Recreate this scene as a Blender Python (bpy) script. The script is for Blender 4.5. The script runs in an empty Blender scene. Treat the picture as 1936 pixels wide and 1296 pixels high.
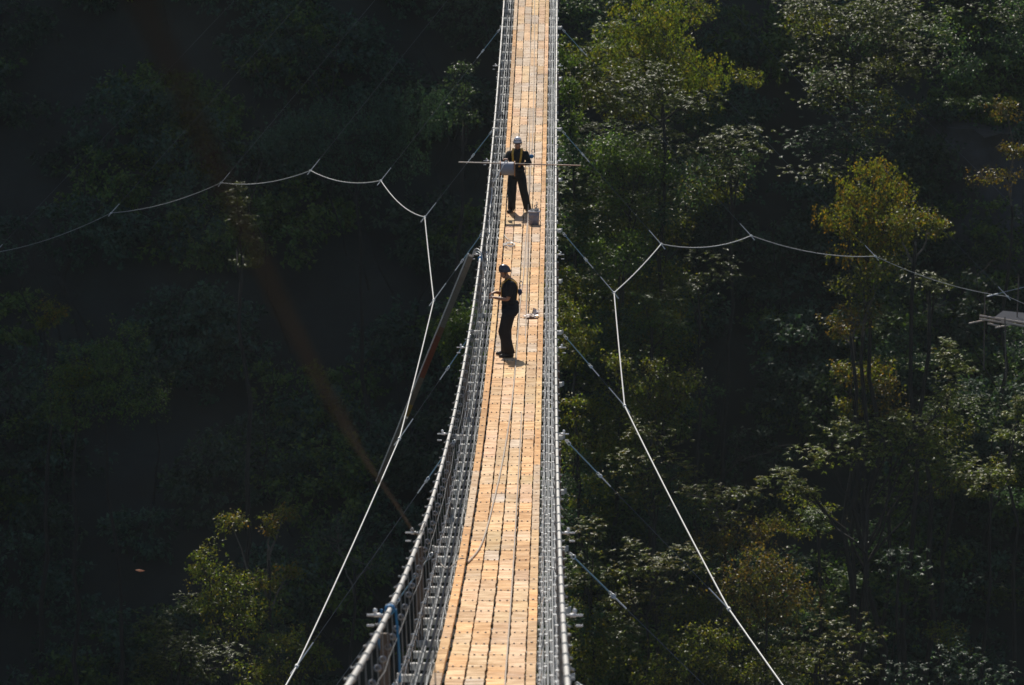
import bpy, math, random
import numpy as np
from mathutils import Vector, Matrix
R = math.radians
scene = bpy.context.scene
rng = np.random.default_rng(7)
random.seed(7)

# ------------------------------------------------------------------ camera
FPX = 9190.0                     # focal length in pixels of a 1936 wide frame
PITCH = R(9.0)
cam_d = bpy.data.cameras.new("camera")
cam = bpy.data.objects.new("camera", cam_d)
scene.collection.objects.link(cam)
cam.rotation_euler = (R(90) - PITCH, 0, 0)
cam_d.sensor_width = 36.0
cam_d.lens = 36.0 * FPX / 1936.0
cam_d.clip_start = 0.5
cam_d.clip_end = 3000.0
cam_d.dof.use_dof = True
cam_d.dof.focus_distance = 92.0
cam_d.dof.aperture_fstop = 5.6
scene.camera = cam
# ------------------------------------------------------------------ light
SUN_EL, SUN_AZ = R(47.0), R(-6.8)            # azimuth from +Y, negative = towards -X
to_sun = Vector((math.sin(SUN_AZ) * math.cos(SUN_EL), math.cos(SUN_AZ) * math.cos(SUN_EL), math.sin(SUN_EL)))
world = bpy.data.worlds.new("World"); scene.world = world; world.use_nodes = True
nt = world.node_tree; nt.nodes.clear()
sky = nt.nodes.new("ShaderNodeTexSky"); sky.sky_type = 'NISHITA'; sky.sun_disc = False
sky.sun_elevation = SUN_EL; sky.sun_rotation = SUN_AZ
bg = nt.nodes.new("ShaderNodeBackground"); bg.inputs["Strength"].default_value = 0.085
wo = nt.nodes.new("ShaderNodeOutputWorld")
nt.links.new(sky.outputs[0], bg.inputs[0]); nt.links.new(bg.outputs[0], wo.inputs[0])
sd = bpy.data.lights.new("sun", 'SUN'); sd.energy = 4.6; sd.angle = R(0.5); sd.color = (1.0, 0.94, 0.84)
sun = bpy.data.objects.new("sun", sd); scene.collection.objects.link(sun)
sun.rotation_euler = to_sun.to_track_quat('Z', 'Y').to_euler()
scene.view_settings.view_transform = 'Standard'
scene.view_settings.look = 'None'
scene.view_settings.exposure = 0.0
scene.view_settings.gamma = 1.0
scene.view_settings.use_curve_mapping = False
cy = scene.cycles
cy.use_adaptive_sampling = True; cy.adaptive_threshold = 0.02
cy.use_denoising = True
cy.max_bounces = 6; cy.transparent_max_bounces = 4; cy.volume_bounces = 1
cy.sample_clamp_indirect = 4.0

# ------------------------------------------------------------------ geometry helpers
SP, CP = math.sin(PITCH), math.cos(PITCH)
def P(u, v, d):
    """world point seen at photograph pixel (u, v) at camera depth d metres"""
    x = (u - 968.0) / FPX * d; y = (v - 648.0) / FPX * d
    return Vector((x, d * CP - y * SP, -d * SP - y * CP))
def cam2w(X, Y, d):
    return Vector((X, d * CP - Y * SP, -d * SP - Y * CP))

class MB:
    """collects faces for one mesh"""
    def __init__(s): s.v = []; s.f = []; s.c = []
    def _add(s, vs, fs, col=None):
        o = len(s.v); s.v += [tuple(p) for p in vs]; s.f += [tuple(i + o for i in f) for f in fs]
        s.c += [col if col is not None else (1, 1, 1)] * len(vs)
    def box(s, c, dx, dy, dz, col=None):
        """c centre, dx,dy,dz half-extent vectors"""
        c = Vector(c); dx, dy, dz = Vector(dx), Vector(dy), Vector(dz)
        vs = [c + a * dx + b * dy + e * dz for e in (-1, 1) for b in (-1, 1) for a in (-1, 1)]
        s._add(vs, [(0, 2, 3, 1), (4, 5, 7, 6), (0, 1, 5, 4), (2, 6, 7, 3), (0, 4, 6, 2), (1, 3, 7, 5)], col)
    def tube(s, pts, r, n=6, col=None, caps=True):
        pts = [Vector(p) for p in pts]
        rs = r if isinstance(r, (list, tuple)) else [r] * len(pts)
        vs = []; fs = []
        ref = None
        for i, p in enumerate(pts):
            t = (pts[min(i + 1, len(pts) - 1)] - pts[max(i - 1, 0)])
            if t.length < 1e-9: t = Vector((0, 0, 1))
            t.normalize()
            if ref is None: ref = Vector((0, 0, 1)) if abs(t.z) < 0.9 else Vector((1, 0, 0))
            a = t.cross(ref)
            if a.length < 1e-4: a = t.cross(Vector((0, 1, 0)))
            a.normalize(); b = a.cross(t).normalized(); ref = b
            for k in range(n):
                w = 2 * math.pi * k / n
                vs.append(p + (a * math.cos(w) + b * math.sin(w)) * rs[i])
        for i in range(len(pts) - 1):
            for k in range(n):
                k2 = (k + 1) % n
                fs.append((i * n + k, i * n + k2, (i + 1) * n + k2, (i + 1) * n + k))
        if caps:
            fs.append(tuple(range(n))[::-1]); fs.append(tuple((len(pts) - 1) * n + k for k in range(n)))
        s._add(vs, fs, col)
    def loft(s, rings, n=14, col=None):
        """rings: (centre, side_vec, front_vec) ellipse half-axis vectors"""
        vs = []; fs = []
        for c, a, b in rings:
            for k in range(n):
                w = 2 * math.pi * k / n
                vs.append(Vector(c) + Vector(a) * math.cos(w) + Vector(b) * math.sin(w))
        for i in range(len(rings) - 1):
            for k in range(n):
                k2 = (k + 1) % n
                fs.append((i * n + k, i * n + k2, (i + 1) * n + k2, (i + 1) * n + k))
        fs.append(tuple(range(n))[::-1]); fs.append(tuple((len(rings) - 1) * n + k for k in range(n)))
        s._add(vs, fs, col)
    def ring(s, c, axis, R_, r, n=12, m=5, col=None):
        axis = Vector(axis).normalized(); a = axis.orthogonal().normalized(); b = axis.cross(a)
        vs = []; fs = []
        for i in range(n):
            w = 2 * math.pi * i / n; rad = a * math.cos(w) + b * math.sin(w)
            for k in range(m):
                q = 2 * math.pi * k / m
                vs.append(Vector(c) + rad * (R_ + r * math.cos(q)) + axis * r * math.sin(q))
        for i in range(n):
            for k in range(m):
                i2, k2 = (i + 1) % n, (k + 1) % m
                fs.append((i * m + k, i2 * m + k, i2 * m + k2, i * m + k2))
        s._add(vs, fs, col)
    def ball(s, c, rx, ry=None, rz=None, n=8, m=6, col=None):
        ry = ry or rx; rz = rz or rx; c = Vector(c)
        rings = []
        for i in range(m + 1):
            t = math.pi * (0.02 + 0.96 * i / m)
            rings.append((c + Vector((0, 0, -rz * math.cos(t))), (rx * math.sin(t), 0, 0), (0, ry * math.sin(t), 0)))
        s.loft(rings, n, col)
    def build(s, name, mat, parent=None, smooth=False, kind=None):
        me = bpy.data.meshes.new(name); me.from_pydata(s.v, [], s.f); me.update()
        ca = me.color_attributes.new("Col", 'FLOAT_COLOR', 'POINT')
        arr = np.ones((len(s.v), 4), dtype=np.float32); arr[:, :3] = np.array(s.c, dtype=np.float32).reshape(-1, 3)
        ca.data.foreach_set("color", arr.ravel())
        if smooth: me.polygons.foreach_set("use_smooth", [True] * len(me.polygons))
        me.materials.append(mat)
        o = bpy.data.objects.new(name, me); scene.collection.objects.link(o)
        if parent is not None: o.parent = parent
        if kind: o["kind"] = kind
        return o

def tag(o, label=None, cat=None, group=None, kind=None):
    if label: o["label"] = label
    if cat: o["category"] = cat
    if group: o["group"] = group
    if kind: o["kind"] = kind
    return o
def empty(name, loc=(0, 0, 0)):
    o = bpy.data.objects.new(name, None); o.location = loc; o.empty_display_size = 0.2
    scene.collection.objects.link(o); return o
def at_root(o, root):
    """parent a world-space mesh under a root Empty that stands elsewhere"""
    o.parent = root; o.matrix_parent_inverse = Matrix.Translation(-Vector(root.location)); return o
def many(items, name, mat, root, cap=100, smooth=False, parent=None):
    """items nearest first: cap of them as parts, the rest as one stuff part"""
    for k, m in enumerate(items[:cap]):
        o = m.build(name, mat, smooth=smooth); at_root(o, root)
        if parent is not None: o.parent = parent; o.matrix_parent_inverse = parent.matrix_parent_inverse.inverted() @ o.matrix_parent_inverse if False else Matrix.Identity(4)
    if len(items) > cap:
        b = MB()
        for m in items[cap:]:
            b._add(m.v, m.f); b.c[-len(m.c):] = m.c
        o = b.build(name, mat, smooth=smooth, kind="stuff"); at_root(o, root)
        if parent is not None: o.parent = parent; o.matrix_parent_inverse = Matrix.Identity(4)

# ------------------------------------------------------------------ materials
def mat(name, base, rough=0.6, metal=0.0, spec=0.5, attr=False, noise=0.0, nscale=8.0, bump=0.0, bscale=40.0, stretch=(1, 1, 1)):
    m = bpy.data.materials.new(name); m.use_nodes = True
    t = m.node_tree; b = t.nodes["Principled BSDF"]
    b.inputs["Roughness"].default_value = rough; b.inputs["Metallic"].default_value = metal
    b.inputs["Specular IOR Level"].default_value = spec
    col = t.nodes.new("ShaderNodeRGB"); col.outputs[0].default_value = (*base, 1); out = col.outputs[0]
    if attr:
        a = t.nodes.new("ShaderNodeAttribute"); a.attribute_name = "Col"
        mx = t.nodes.new("ShaderNodeMix"); mx.data_type = 'RGBA'; mx.blend_type = 'MULTIPLY'; mx.inputs[0].default_value = 1
        t.links.new(out, mx.inputs[6]); t.links.new(a.outputs["Color"], mx.inputs[7]); out = mx.outputs[2]
    tc = t.nodes.new("ShaderNodeTexCoord"); mp = t.nodes.new("ShaderNodeMapping"); mp.inputs["Scale"].default_value = stretch
    t.links.new(tc.outputs["Object"], mp.inputs[0])
    if noise > 0:
        nz = t.nodes.new("ShaderNodeTexNoise"); nz.inputs["Scale"].default_value = nscale; nz.inputs["Detail"].default_value = 6
        nz.inputs["Roughness"].default_value = 0.65
        t.links.new(mp.outputs[0], nz.inputs[0])
        rp = t.nodes.new("ShaderNodeValToRGB"); rp.color_ramp.elements[0].position = 0.3; rp.color_ramp.elements[1].position = 0.7
        rp.color_ramp.elements[0].color = (1 - noise * .75, 1 - noise * 1.02, 1 - noise * 1.25, 1); rp.color_ramp.elements[1].color = (1 + noise * .5,) * 3 + (1,)
        t.links.new(nz.outputs[0], rp.inputs[0])
        mx = t.nodes.new("ShaderNodeMix"); mx.data_type = 'RGBA'; mx.blend_type = 'MULTIPLY'; mx.inputs[0].default_value = 1
        t.links.new(out, mx.inputs[6]); t.links.new(rp.outputs[0], mx.inputs[7]); out = mx.outputs[2]
    if name == "larch_planks":
        nz = t.nodes.new("ShaderNodeTexNoise"); nz.inputs["Scale"].default_value = 1.1; nz.inputs["Detail"].default_value = 8; nz.inputs["Roughness"].default_value = .7
        t.links.new(tc.outputs["Object"], nz.inputs[0])
        rp = t.nodes.new("ShaderNodeValToRGB"); rp.color_ramp.elements[0].position = .52; rp.color_ramp.elements[1].position = .66
        rp.color_ramp.elements[0].color = (1, 1, 1, 1); rp.color_ramp.elements[1].color = (.86, .90, 1.02, 1)
        t.links.new(nz.outputs[0], rp.inputs[0])
        mx = t.nodes.new("ShaderNodeMix"); mx.data_type = 'RGBA'; mx.blend_type = 'MULTIPLY'; mx.inputs[0].default_value = 1
        t.links.new(out, mx.inputs[6]); t.links.new(rp.outputs[0], mx.inputs[7]); out = mx.outputs[2]
    t.links.new(out, b.inputs["Base Color"])
    if bump > 0:
        nb = t.nodes.new("ShaderNodeTexNoise"); nb.inputs["Scale"].default_value = bscale; nb.inputs["Detail"].default_value = 5
        t.links.new(mp.outputs[0], nb.inputs[0])
        bp = t.nodes.new("ShaderNodeBump"); bp.inputs["Strength"].default_value = bump; bp.inputs["Distance"].default_value = 0.02
        t.links.new(nb.outputs[0], bp.inputs["Height"]); t.links.new(bp.outputs[0], b.inputs["Normal"])
    return m
def leaf_mat(name, rough=0.4, spec=0.5, trans=0.35):
    m = bpy.data.materials.new(name); m.use_nodes = True; t = m.node_tree; b = t.nodes["Principled BSDF"]
    a = t.nodes.new("ShaderNodeAttribute"); a.attribute_name = "Col"
    t.links.new(a.outputs["Color"], b.inputs["Base Color"])
    b.inputs["Roughness"].default_value = rough; b.inputs["Specular IOR Level"].default_value = spec
    tr = t.nodes.new("ShaderNodeBsdfTranslucent"); mx = t.nodes.new("ShaderNodeMix"); mx.data_type = 'RGBA'; mx.blend_type = 'MULTIPLY'; mx.inputs[0].default_value = 1
    mx.inputs[7].default_value = (1.7, 1.8, .7, 1); t.links.new(a.outputs["Color"], mx.inputs[6]); t.links.new(mx.outputs[2], tr.inputs[0])
    ms = t.nodes.new("ShaderNodeMixShader"); ms.inputs[0].default_value = trans
    t.links.new(b.outputs[0], ms.inputs[1]); t.links.new(tr.outputs[0], ms.inputs[2])
    t.links.new(ms.outputs[0], t.nodes["Material Output"].inputs[0])
    return m

M = dict(
    wood=mat("larch_planks", (0.77, 0.565, 0.36), 0.75, spec=0.15, attr=True, noise=0.55, nscale=3.4, bump=0.5, bscale=22, stretch=(1.0, 1.5, 1)),
    galv=mat("galvanised_steel", (0.90, 0.91, 0.90), 0.4, 0.0, noise=0.12, nscale=6),
    wire=mat("steel_wire", (0.60, 0.62, 0.64), 0.38, 0.7),
    hang=mat("hanger_steel", (0.30, 0.31, 0.32), 0.4, 0.6),
    dwire=mat("greased_strand", (0.16, 0.17, 0.18), 0.5, 0.4),
    rail=mat("handrail_strand", (0.66, 0.65, 0.62), 0.5, 0.15, noise=0.1, nscale=20),
    windc=mat("wind_cable_strand", (0.62, 0.62, 0.60), 0.45, 0.1),
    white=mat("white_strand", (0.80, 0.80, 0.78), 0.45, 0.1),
    clamp=mat("clamp_steel", (0.42, 0.43, 0.42), 0.45, 0.5),
    bolt=mat("bolt_steel", (0.38, 0.31, 0.25), 0.45, 0.6),
    post=mat("weathered_post", (0.15, 0.12, 0.095), 0.7, noise=0.3, nscale=5, bump=.3),
    blue=mat("blue_webbing", (0.03, 0.20, 0.42), 0.6),
    teal=mat("blue_steel_sling", (0.32, 0.48, 0.55), 0.42, 0.3),
    rope=mat("rope_fibre", (0.50, 0.42, 0.34), 0.8),
    brown=mat("rusty_rope", (0.034, 0.024, 0.013), 0.85, noise=0.3, nscale=12),
    black=mat("black_cloth", (0.018, 0.017, 0.018), 0.9, noise=0.25, nscale=14, bump=0.4, bscale=12),
    skin=mat("skin", (0.42, 0.21, 0.13), 0.5),
    helmet=mat("white_helmet", (0.72, 0.70, 0.75), 0.3),
    dhelmet=mat("dark_violet_helmet", (0.045, 0.038, 0.055), 0.28, spec=0.9),
    navy=mat("navy_fabric", (0.02, 0.04, 0.11), 0.6),
    strap=mat("yellow_webbing", (0.55, 0.30, 0.03), 0.7),
    boot=mat("boot_leather", (0.03, 0.025, 0.02), 0.6),
    bucket=mat("grey_plastic", (0.27, 0.26, 0.31), 0.5, noise=.12, nscale=7),
    spool=mat("wound_cable", (0.36, 0.36, 0.40), 0.5, 0.2),
    flange=mat("plywood_flange", (0.42, 0.20, 0.08), 0.7, noise=.3),
    plastic=mat("pale_plastic_bag", (0.72, 0.58, 0.50), 0.4),
    bamboo=mat("pale_rod", (0.62, 0.50, 0.40), 0.55, attr=True),
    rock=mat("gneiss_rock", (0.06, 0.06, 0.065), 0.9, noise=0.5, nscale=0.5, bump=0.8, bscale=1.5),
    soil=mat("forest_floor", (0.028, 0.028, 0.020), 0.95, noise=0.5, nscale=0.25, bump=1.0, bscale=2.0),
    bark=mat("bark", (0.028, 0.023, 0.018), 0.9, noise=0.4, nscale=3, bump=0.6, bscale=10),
    pbark=mat("pale_bark", (0.13, 0.115, 0.095), 0.85, noise=0.3, nscale=4),
    tarp=mat("grey_plywood", (0.05, 0.055, 0.07), 0.95, spec=0.1, noise=.2),
    beam=mat("beam_wood", (0.20, 0.19, 0.165), 0.75, attr=True, noise=0.25, nscale=6, bump=.3),
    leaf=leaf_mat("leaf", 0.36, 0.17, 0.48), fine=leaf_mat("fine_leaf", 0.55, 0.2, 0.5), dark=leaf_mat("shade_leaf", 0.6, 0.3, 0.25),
)

# ------------------------------------------------------------------ terrain
SHADE_RIDGE_Y = 420.0  # unseen ridge above the frame, added to cast shade on the woods
XS = [-400, -47, -46, -43.5, -42.5, -36, -35, -31.6, -30.1, 10, 400]
HS = [262, 262, 262, 262, 187, 187, 258, 258, 176, 172, 172]  # crest heights shaped to shade the left, notches let sun through
YG = [-60, 6, 12, 30, 70, 110, 150, 185, 195, 210, 225, 240, 255, 268]
ZG = [-4.4, -4.4, -14, -48, -100, -130, -128, -84, -66, -55, -42, -31, -15, 0]
def hash_noise(x, y):
    return (np.sin(x * .31 + 1.3 * np.sin(y * .17)) + np.sin(y * .43 + x * .13 + 2) + .6 * np.sin(x * .9 + y * .7) + .4 * np.sin(x * 1.7 - y * 1.1)) * .7
def ground_z(x, y):
    x = np.asarray(x, float); y = np.asarray(y, float)
    H = np.interp(np.where(y < SHADE_RIDGE_Y, x - .119 * (SHADE_RIDGE_Y - y), x), XS, HS)   # ridge notches skewed along the sun so chosen trees are lit
    z1 = np.interp(y, YG, ZG)
    t = np.clip((y - 268) / (SHADE_RIDGE_Y - 268), 0, 1)
    z2 = 0 + (H - 0) * (t ** 1.06)
    z3 = H - (y - SHADE_RIDGE_Y) * 1.0
    z = np.where(y < 268, z1, np.where(y < SHADE_RIDGE_Y, z2, z3))
    w = np.clip((y - 100) / 60, 0, 1) * np.clip((SHADE_RIDGE_Y - y) / 30, 0, 1)
    return z + hash_noise(x, y) * w
def grid_mesh(name, xs, ys, zf, m):
    X, Y = np.meshgrid(xs, ys); Z = zf(X, Y)
    nx, ny = len(xs), len(ys)
    me = bpy.data.meshes.new(name)
    v = np.stack([X, Y, Z], -1).reshape(-1, 3)
    i = np.arange((ny - 1) * (nx - 1)); a = (i // (nx - 1)) * nx + i % (nx - 1)
    f = np.stack([a, a + 1, a + nx + 1, a + nx], -1)
    me.from_pydata(v.tolist(), [], f.tolist()); me.update()
    me.polygons.foreach_set("use_smooth", [True] * len(me.polygons)); me.materials.append(m)
    o = bpy.data.objects.new(name, me); scene.collection.objects.link(o); return o
xs = np.unique(np.concatenate([np.linspace(-600, -80, 27), np.arange(-80, 81, 1.5), np.linspace(80, 600, 27), np.array(XS[1:-1])]))
ys = np.unique(np.concatenate([np.arange(-60, 180, 6), np.arange(180, 272, 2), np.arange(272, SHADE_RIDGE_Y, 8), [SHADE_RIDGE_Y], np.arange(430, 900, 30)]))
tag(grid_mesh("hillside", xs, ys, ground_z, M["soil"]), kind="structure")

# ------------------------------------------------------------------ the bridge's line
PX = [0.05407707, 0.43944851, 0.06573747]; PY = [-0.17778843, -3.18946219, -6.24802993, 0.15653551]
def _cam(d):
    if d > 150 or d < 26:
        e = 150.0 if d > 150 else 26.0
        a = np.array(_cam(e)); b = np.array(_cam(e - 1.0 if d > 150 else e + 1.0))
        s = (a - b) if d > 150 else (b - a)
        return tuple(a + s * (d - e))
    return (float(np.polyval(PX, (d - 90) / 50)), float(np.polyval(PY, (d - 90) / 50)))
def C(d):
    x, y = _cam(d); return cam2w(x, y, d)
def frame(d):
    t = (C(d + .5) - C(d - .5)).normalized()
    r = t.cross(Vector((0, 0, 1))).normalized(); n = r.cross(t).normalized()
    return C(d), t, r, n
def D(n): return FPX * (0.01508 - 0.000816 * n)     # depth of bay n
def B(d, lat, h):
    c, t, r, n = frame(d); return c + r * lat + Vector((0, 0, 1)) * h
def Bn(n, lat, h): return B(D(n), lat, h)
ROW = 1.0 / 6.0
rows = [i * ROW for i in range(-40, 98)]             # every crossbeam, far to near
near_rows = rows[::-1]
NFAR, NNEAR = -8.0, 17.6                            # ends of the span

bridge = empty("suspension_footbridge", tuple(Bn(6, 0, 0)))
tag(bridge, "long sagging suspension footbridge with larch plank deck and steel wire sides", "footbridge")

# deck planks
def edge_jit(a): return random.uniform(-a, a)
deck = MB()
def plank(mb, n0, n1, l0, l1, h, th, col, jit=0.0065, seg=None):
    seg = seg or max(2, int(round((n1 - n0) / ROW)) * 5)
    vs = []
    for i in range(seg + 1):
        n = n0 + (n1 - n0) * i / seg; d = D(n)
        a = l0 + edge_jit(jit); b = l1 + edge_jit(jit)
        vs += [B(d, a, h), B(d, b, h), B(d, b, h - th), B(d, a, h - th)]
    fs = []
    for i in range(seg):
        for k in range(4):
            k2 = (k + 1) % 4
            fs.append((i * 4 + k2, i * 4 + k, (i + 1) * 4 + k, (i + 1) * 4 + k2))
    fs += [(0, 1, 2, 3), (seg * 4 + 3, seg * 4 + 2, seg * 4 + 1, seg * 4)]
    mb._add(vs, fs, col)
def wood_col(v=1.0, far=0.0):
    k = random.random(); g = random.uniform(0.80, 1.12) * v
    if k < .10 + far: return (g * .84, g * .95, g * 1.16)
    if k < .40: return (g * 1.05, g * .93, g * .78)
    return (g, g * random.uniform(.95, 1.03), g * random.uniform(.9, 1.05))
cols = [(-0.378, -0.200), (-0.182, -0.002), (0.020, 0.198), (0.220, 0.388)]
for (a, b) in cols:
    n = NFAR
    while n < NNEAR:
        L = random.choice([1, 1, 1, 2]) * ROW if n > -2 else 6 * ROW
        n1 = min(n + L, NNEAR)
        dn = 0.005 / 7.5
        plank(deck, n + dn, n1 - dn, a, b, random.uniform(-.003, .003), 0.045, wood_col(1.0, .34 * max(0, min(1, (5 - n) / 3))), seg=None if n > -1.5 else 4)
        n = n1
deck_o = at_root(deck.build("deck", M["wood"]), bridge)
for (a, b, hh) in ((-0.50, -0.405, 0.060), (0.405, 0.50, 0.02)):
    kb = MB(); n = NFAR
    while n < NNEAR:
        L = random.choice([2, 3, 4, 6]) * ROW if n > -2 else 8 * ROW
        n1 = min(n + L, NNEAR); c = wood_col(random.choice([.8, .95, 1.0, 1.0])); c = (c[0] * 1.0, c[1] * .94, c[2] * .86)
        plank(kb, n + .0006, n1 - .0006, a, b, hh + random.uniform(-.004, .004), 0.06, c, 0.003, seg=None if n > -1.5 else 4)
        n = n1
    at_root(kb.build("edge_board", M["wood"]), bridge)
# bolt heads
items = []
for n in near_rows:
    if n < -0.6: break
    d = D(n)
    for (a, b) in cols:
        for q in (.27, .74):
            m = MB(); p = B(d + random.uniform(-.03, .03), a + (b - a) * q, 0)
            m.tube([p, p + Vector((0, 0, .016))], [.0125, .009], 7); items.append(m)
    for l, hh in ((-.452, .060), (.452, .02)):
        m = MB(); p = B(d + random.uniform(-.1, .1), l, hh); m.tube([p, p + Vector((0, 0, .014))], [.015, .012], 7); items.append(m)
vis = [m for m in items]
many(vis, "deck_bolt", M["bolt"], bridge, cap=100)
# crossbeams
items = []
for i, n in enumerate(near_rows):
    d = D(n); k = int(round(n / ROW)); long_ = (k % 6 == 0)
    c, t, r, u = frame(d); m = MB(); hw = 0.79 if not long_ else 0.86
    up = Vector((0, 0, 1)); zc = c - up * 0.115
    m.box(zc, r * hw, t * 0.085, up * 0.034)
    for sgn in (-1, 1):
        for l in (.70,):                                 # end bolts standing up
            p = c + r * (sgn * l) - up * .087
            m.tube([p, p + up * random.uniform(.07, .11)], .016, 6)
        if long_:
            m.box(c + r * (sgn * (hw + .015)) - up * .10, r * .015, t * .04, up * .035)
        items.append(m)
many(items, "crossbeam", M["galv"], bridge, cap=100)
# carrying strands under the overhang
for sgn in (-1, 1):
    for lat in (.565, .62, .675):
        m = MB(); ns = np.linspace(NFAR, NNEAR, 160)
        m.tube([Bn(x, sgn * lat, -.070) for x in ns], .014, 6)
        at_root(m.build("carrying_cable", M["dwire"]), bridge)
# handrail strands, clamps, hangers, side nets
RH = 1.10; RL = 0.74
def rail_pt(n, sgn): return Bn(n, sgn * RL, RH)
def side_pt(n, sgn, h, wob=0):                       # a point on the leaning side net
    return Bn(n, sgn * (0.53 + (RL - 0.53) * (h / RH) + wob), h)
hang_items = []
for sgn in (-1, 1):
    m = MB(); m.tube([rail_pt(x, sgn) for x in np.linspace(NFAR, NNEAR, 220)], .0205, 10)
    rail = at_root(m.build("handrail_cable", M["rail"], smooth=True), bridge)
    cl = []
    for i, n in enumerate(near_rows):
        if n > 15.2 or n < -3: continue
        d = D(n); c, t, r, u = frame(d); p = B(d, sgn * RL, RH)
        mm = MB(); mm.tube([p - t * .022, p + t * .022], .033, 9)
        mm.tube([p + r * sgn * .02, p + r * sgn * random.uniform(.05, .06) + Vector((0, 0, random.uniform(-.02, .01)))], .010, 6)
        cl.append(mm)
        hm = MB()                                    # hanger: two thin wires with eye bolts
        for q in ((-.035, .035) if sgn < 0 else (0,)):
            hm.tube([p + t * q - Vector((0, 0, .02)), B(d, sgn * .70, -.04) + t * q], .0036, 4)
        e = B(d, sgn * .735, random.uniform(.80, .84)); hm.ring(e, t, .024 if sgn < 0 else .014, .010 if sgn < 0 else .006, 8, 4)
        e2 = B(d + .6, sgn * .705, random.uniform(.36, .42)); hm.ring(e2, t, .023 if sgn < 0 else .014, .010 if sgn < 0 else .006, 8, 4)
        hm.tube([B(d, sgn * .705, .10), B(d, sgn * .735, .16), B(d + .6, sgn * .705, .40), e2], .004, 4)
        hang_items.append((n, hm))
    for k, mm in enumerate(cl):
        o = mm.build("rail_clamp", M["clamp"]); o.parent = rail
    far = MB()
    net = MB(); hs = (0.10, .34, .58, .82)
    wob = {}
    def w(i, k):
        return wob.setdefault((i, k), (random.uniform(-.010, .010), random.uniform(-.012, .012)))
    idx = range(-40, 96)
    for k, h in enumerate(hs):
        net.tube([side_pt(i * ROW, sgn, h + w(i, k)[1], w(i, k)[0]) for i in idx], .0055 if sgn > 0 else .0035, 5)
        for i in idx:
            if i < -4 or sgn < 0: continue
            p = side_pt(i * ROW, sgn, h + w(i, k)[1], w(i, k)[0]); q = side_pt(i * ROW, sgn, h + w(i, k)[1] + .03, w(i, k)[0])
            net.box(p, Vector((.014, 0, 0)), Vector((0, .014, 0)), Vector((0, 0, .010)))
    # knotted mesh between the long wires
    lv = [0.04, .24, .22, .34, .60, .82]
    for j in ((0,) if sgn > 0 else ()):
        pts = []
        for i in range(-14 * 2, 96 * 2):
            pts.append(side_pt(i * ROW / 2, sgn, lv[j + (i % 2)] + random.uniform(-.015, .015), random.uniform(-.012, .012)))
        net.tube(pts, .0030, 3, caps=False)
    net2 = MB()
    pts = []
    for i in range(-10 * 4, 96 * 4):                 # lacing along the deck edge
        pts.append(Bn(i * ROW / 4, sgn * (.525 + random.uniform(-.015, .03)), random.choice([-.04, .01, .05]) + random.uniform(-.02, .02)))
    net2.tube(pts, .0030, 4, caps=False)
    at_root(net.build("side_net", M["wire"] if sgn > 0 else M["hang"]), bridge)
    at_root(net2.build("edge_lacing", M["white"] if sgn < 0 else M["wire"]), bridge)
hang_items.sort(key=lambda a: -a[0])
many([h for _, h in hang_items], "hanger", M["hang"], bridge, cap=100)
# posts with outward studs
for n in [22 * ROW, 34 * ROW, 46 * ROW, 57 * ROW, 69 * ROW, 78 * ROW, 89 * ROW, 10 * ROW, -2 * ROW]:
    for sgn in (-1, 1):
        d = D(n); c, t, r, u = frame(d); up = Vector((0, 0, 1))
        m = MB(); m.box(B(d, sgn * .76, .42) + t * .05, r * .040, t * .055, up * .52)
        po = at_root(m.build("post", M["post"]), bridge)
        s = MB(); p = B(d, sgn * RL, RH)
        s.tube([p, p + r * sgn * .17], .010, 6)
        s.tube([p - up * .09 + r * sgn * .11, p - up * .09 + r * sgn * .17], .010, 6)
        s.tube([p + r * sgn * .06, p + r * sgn * .11], .018, 8)
        s.ball(p + r * sgn * .10 + up * .038, .019, .019, .022)
        o = s.build("stud", M["galv"]); o.parent = po

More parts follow.
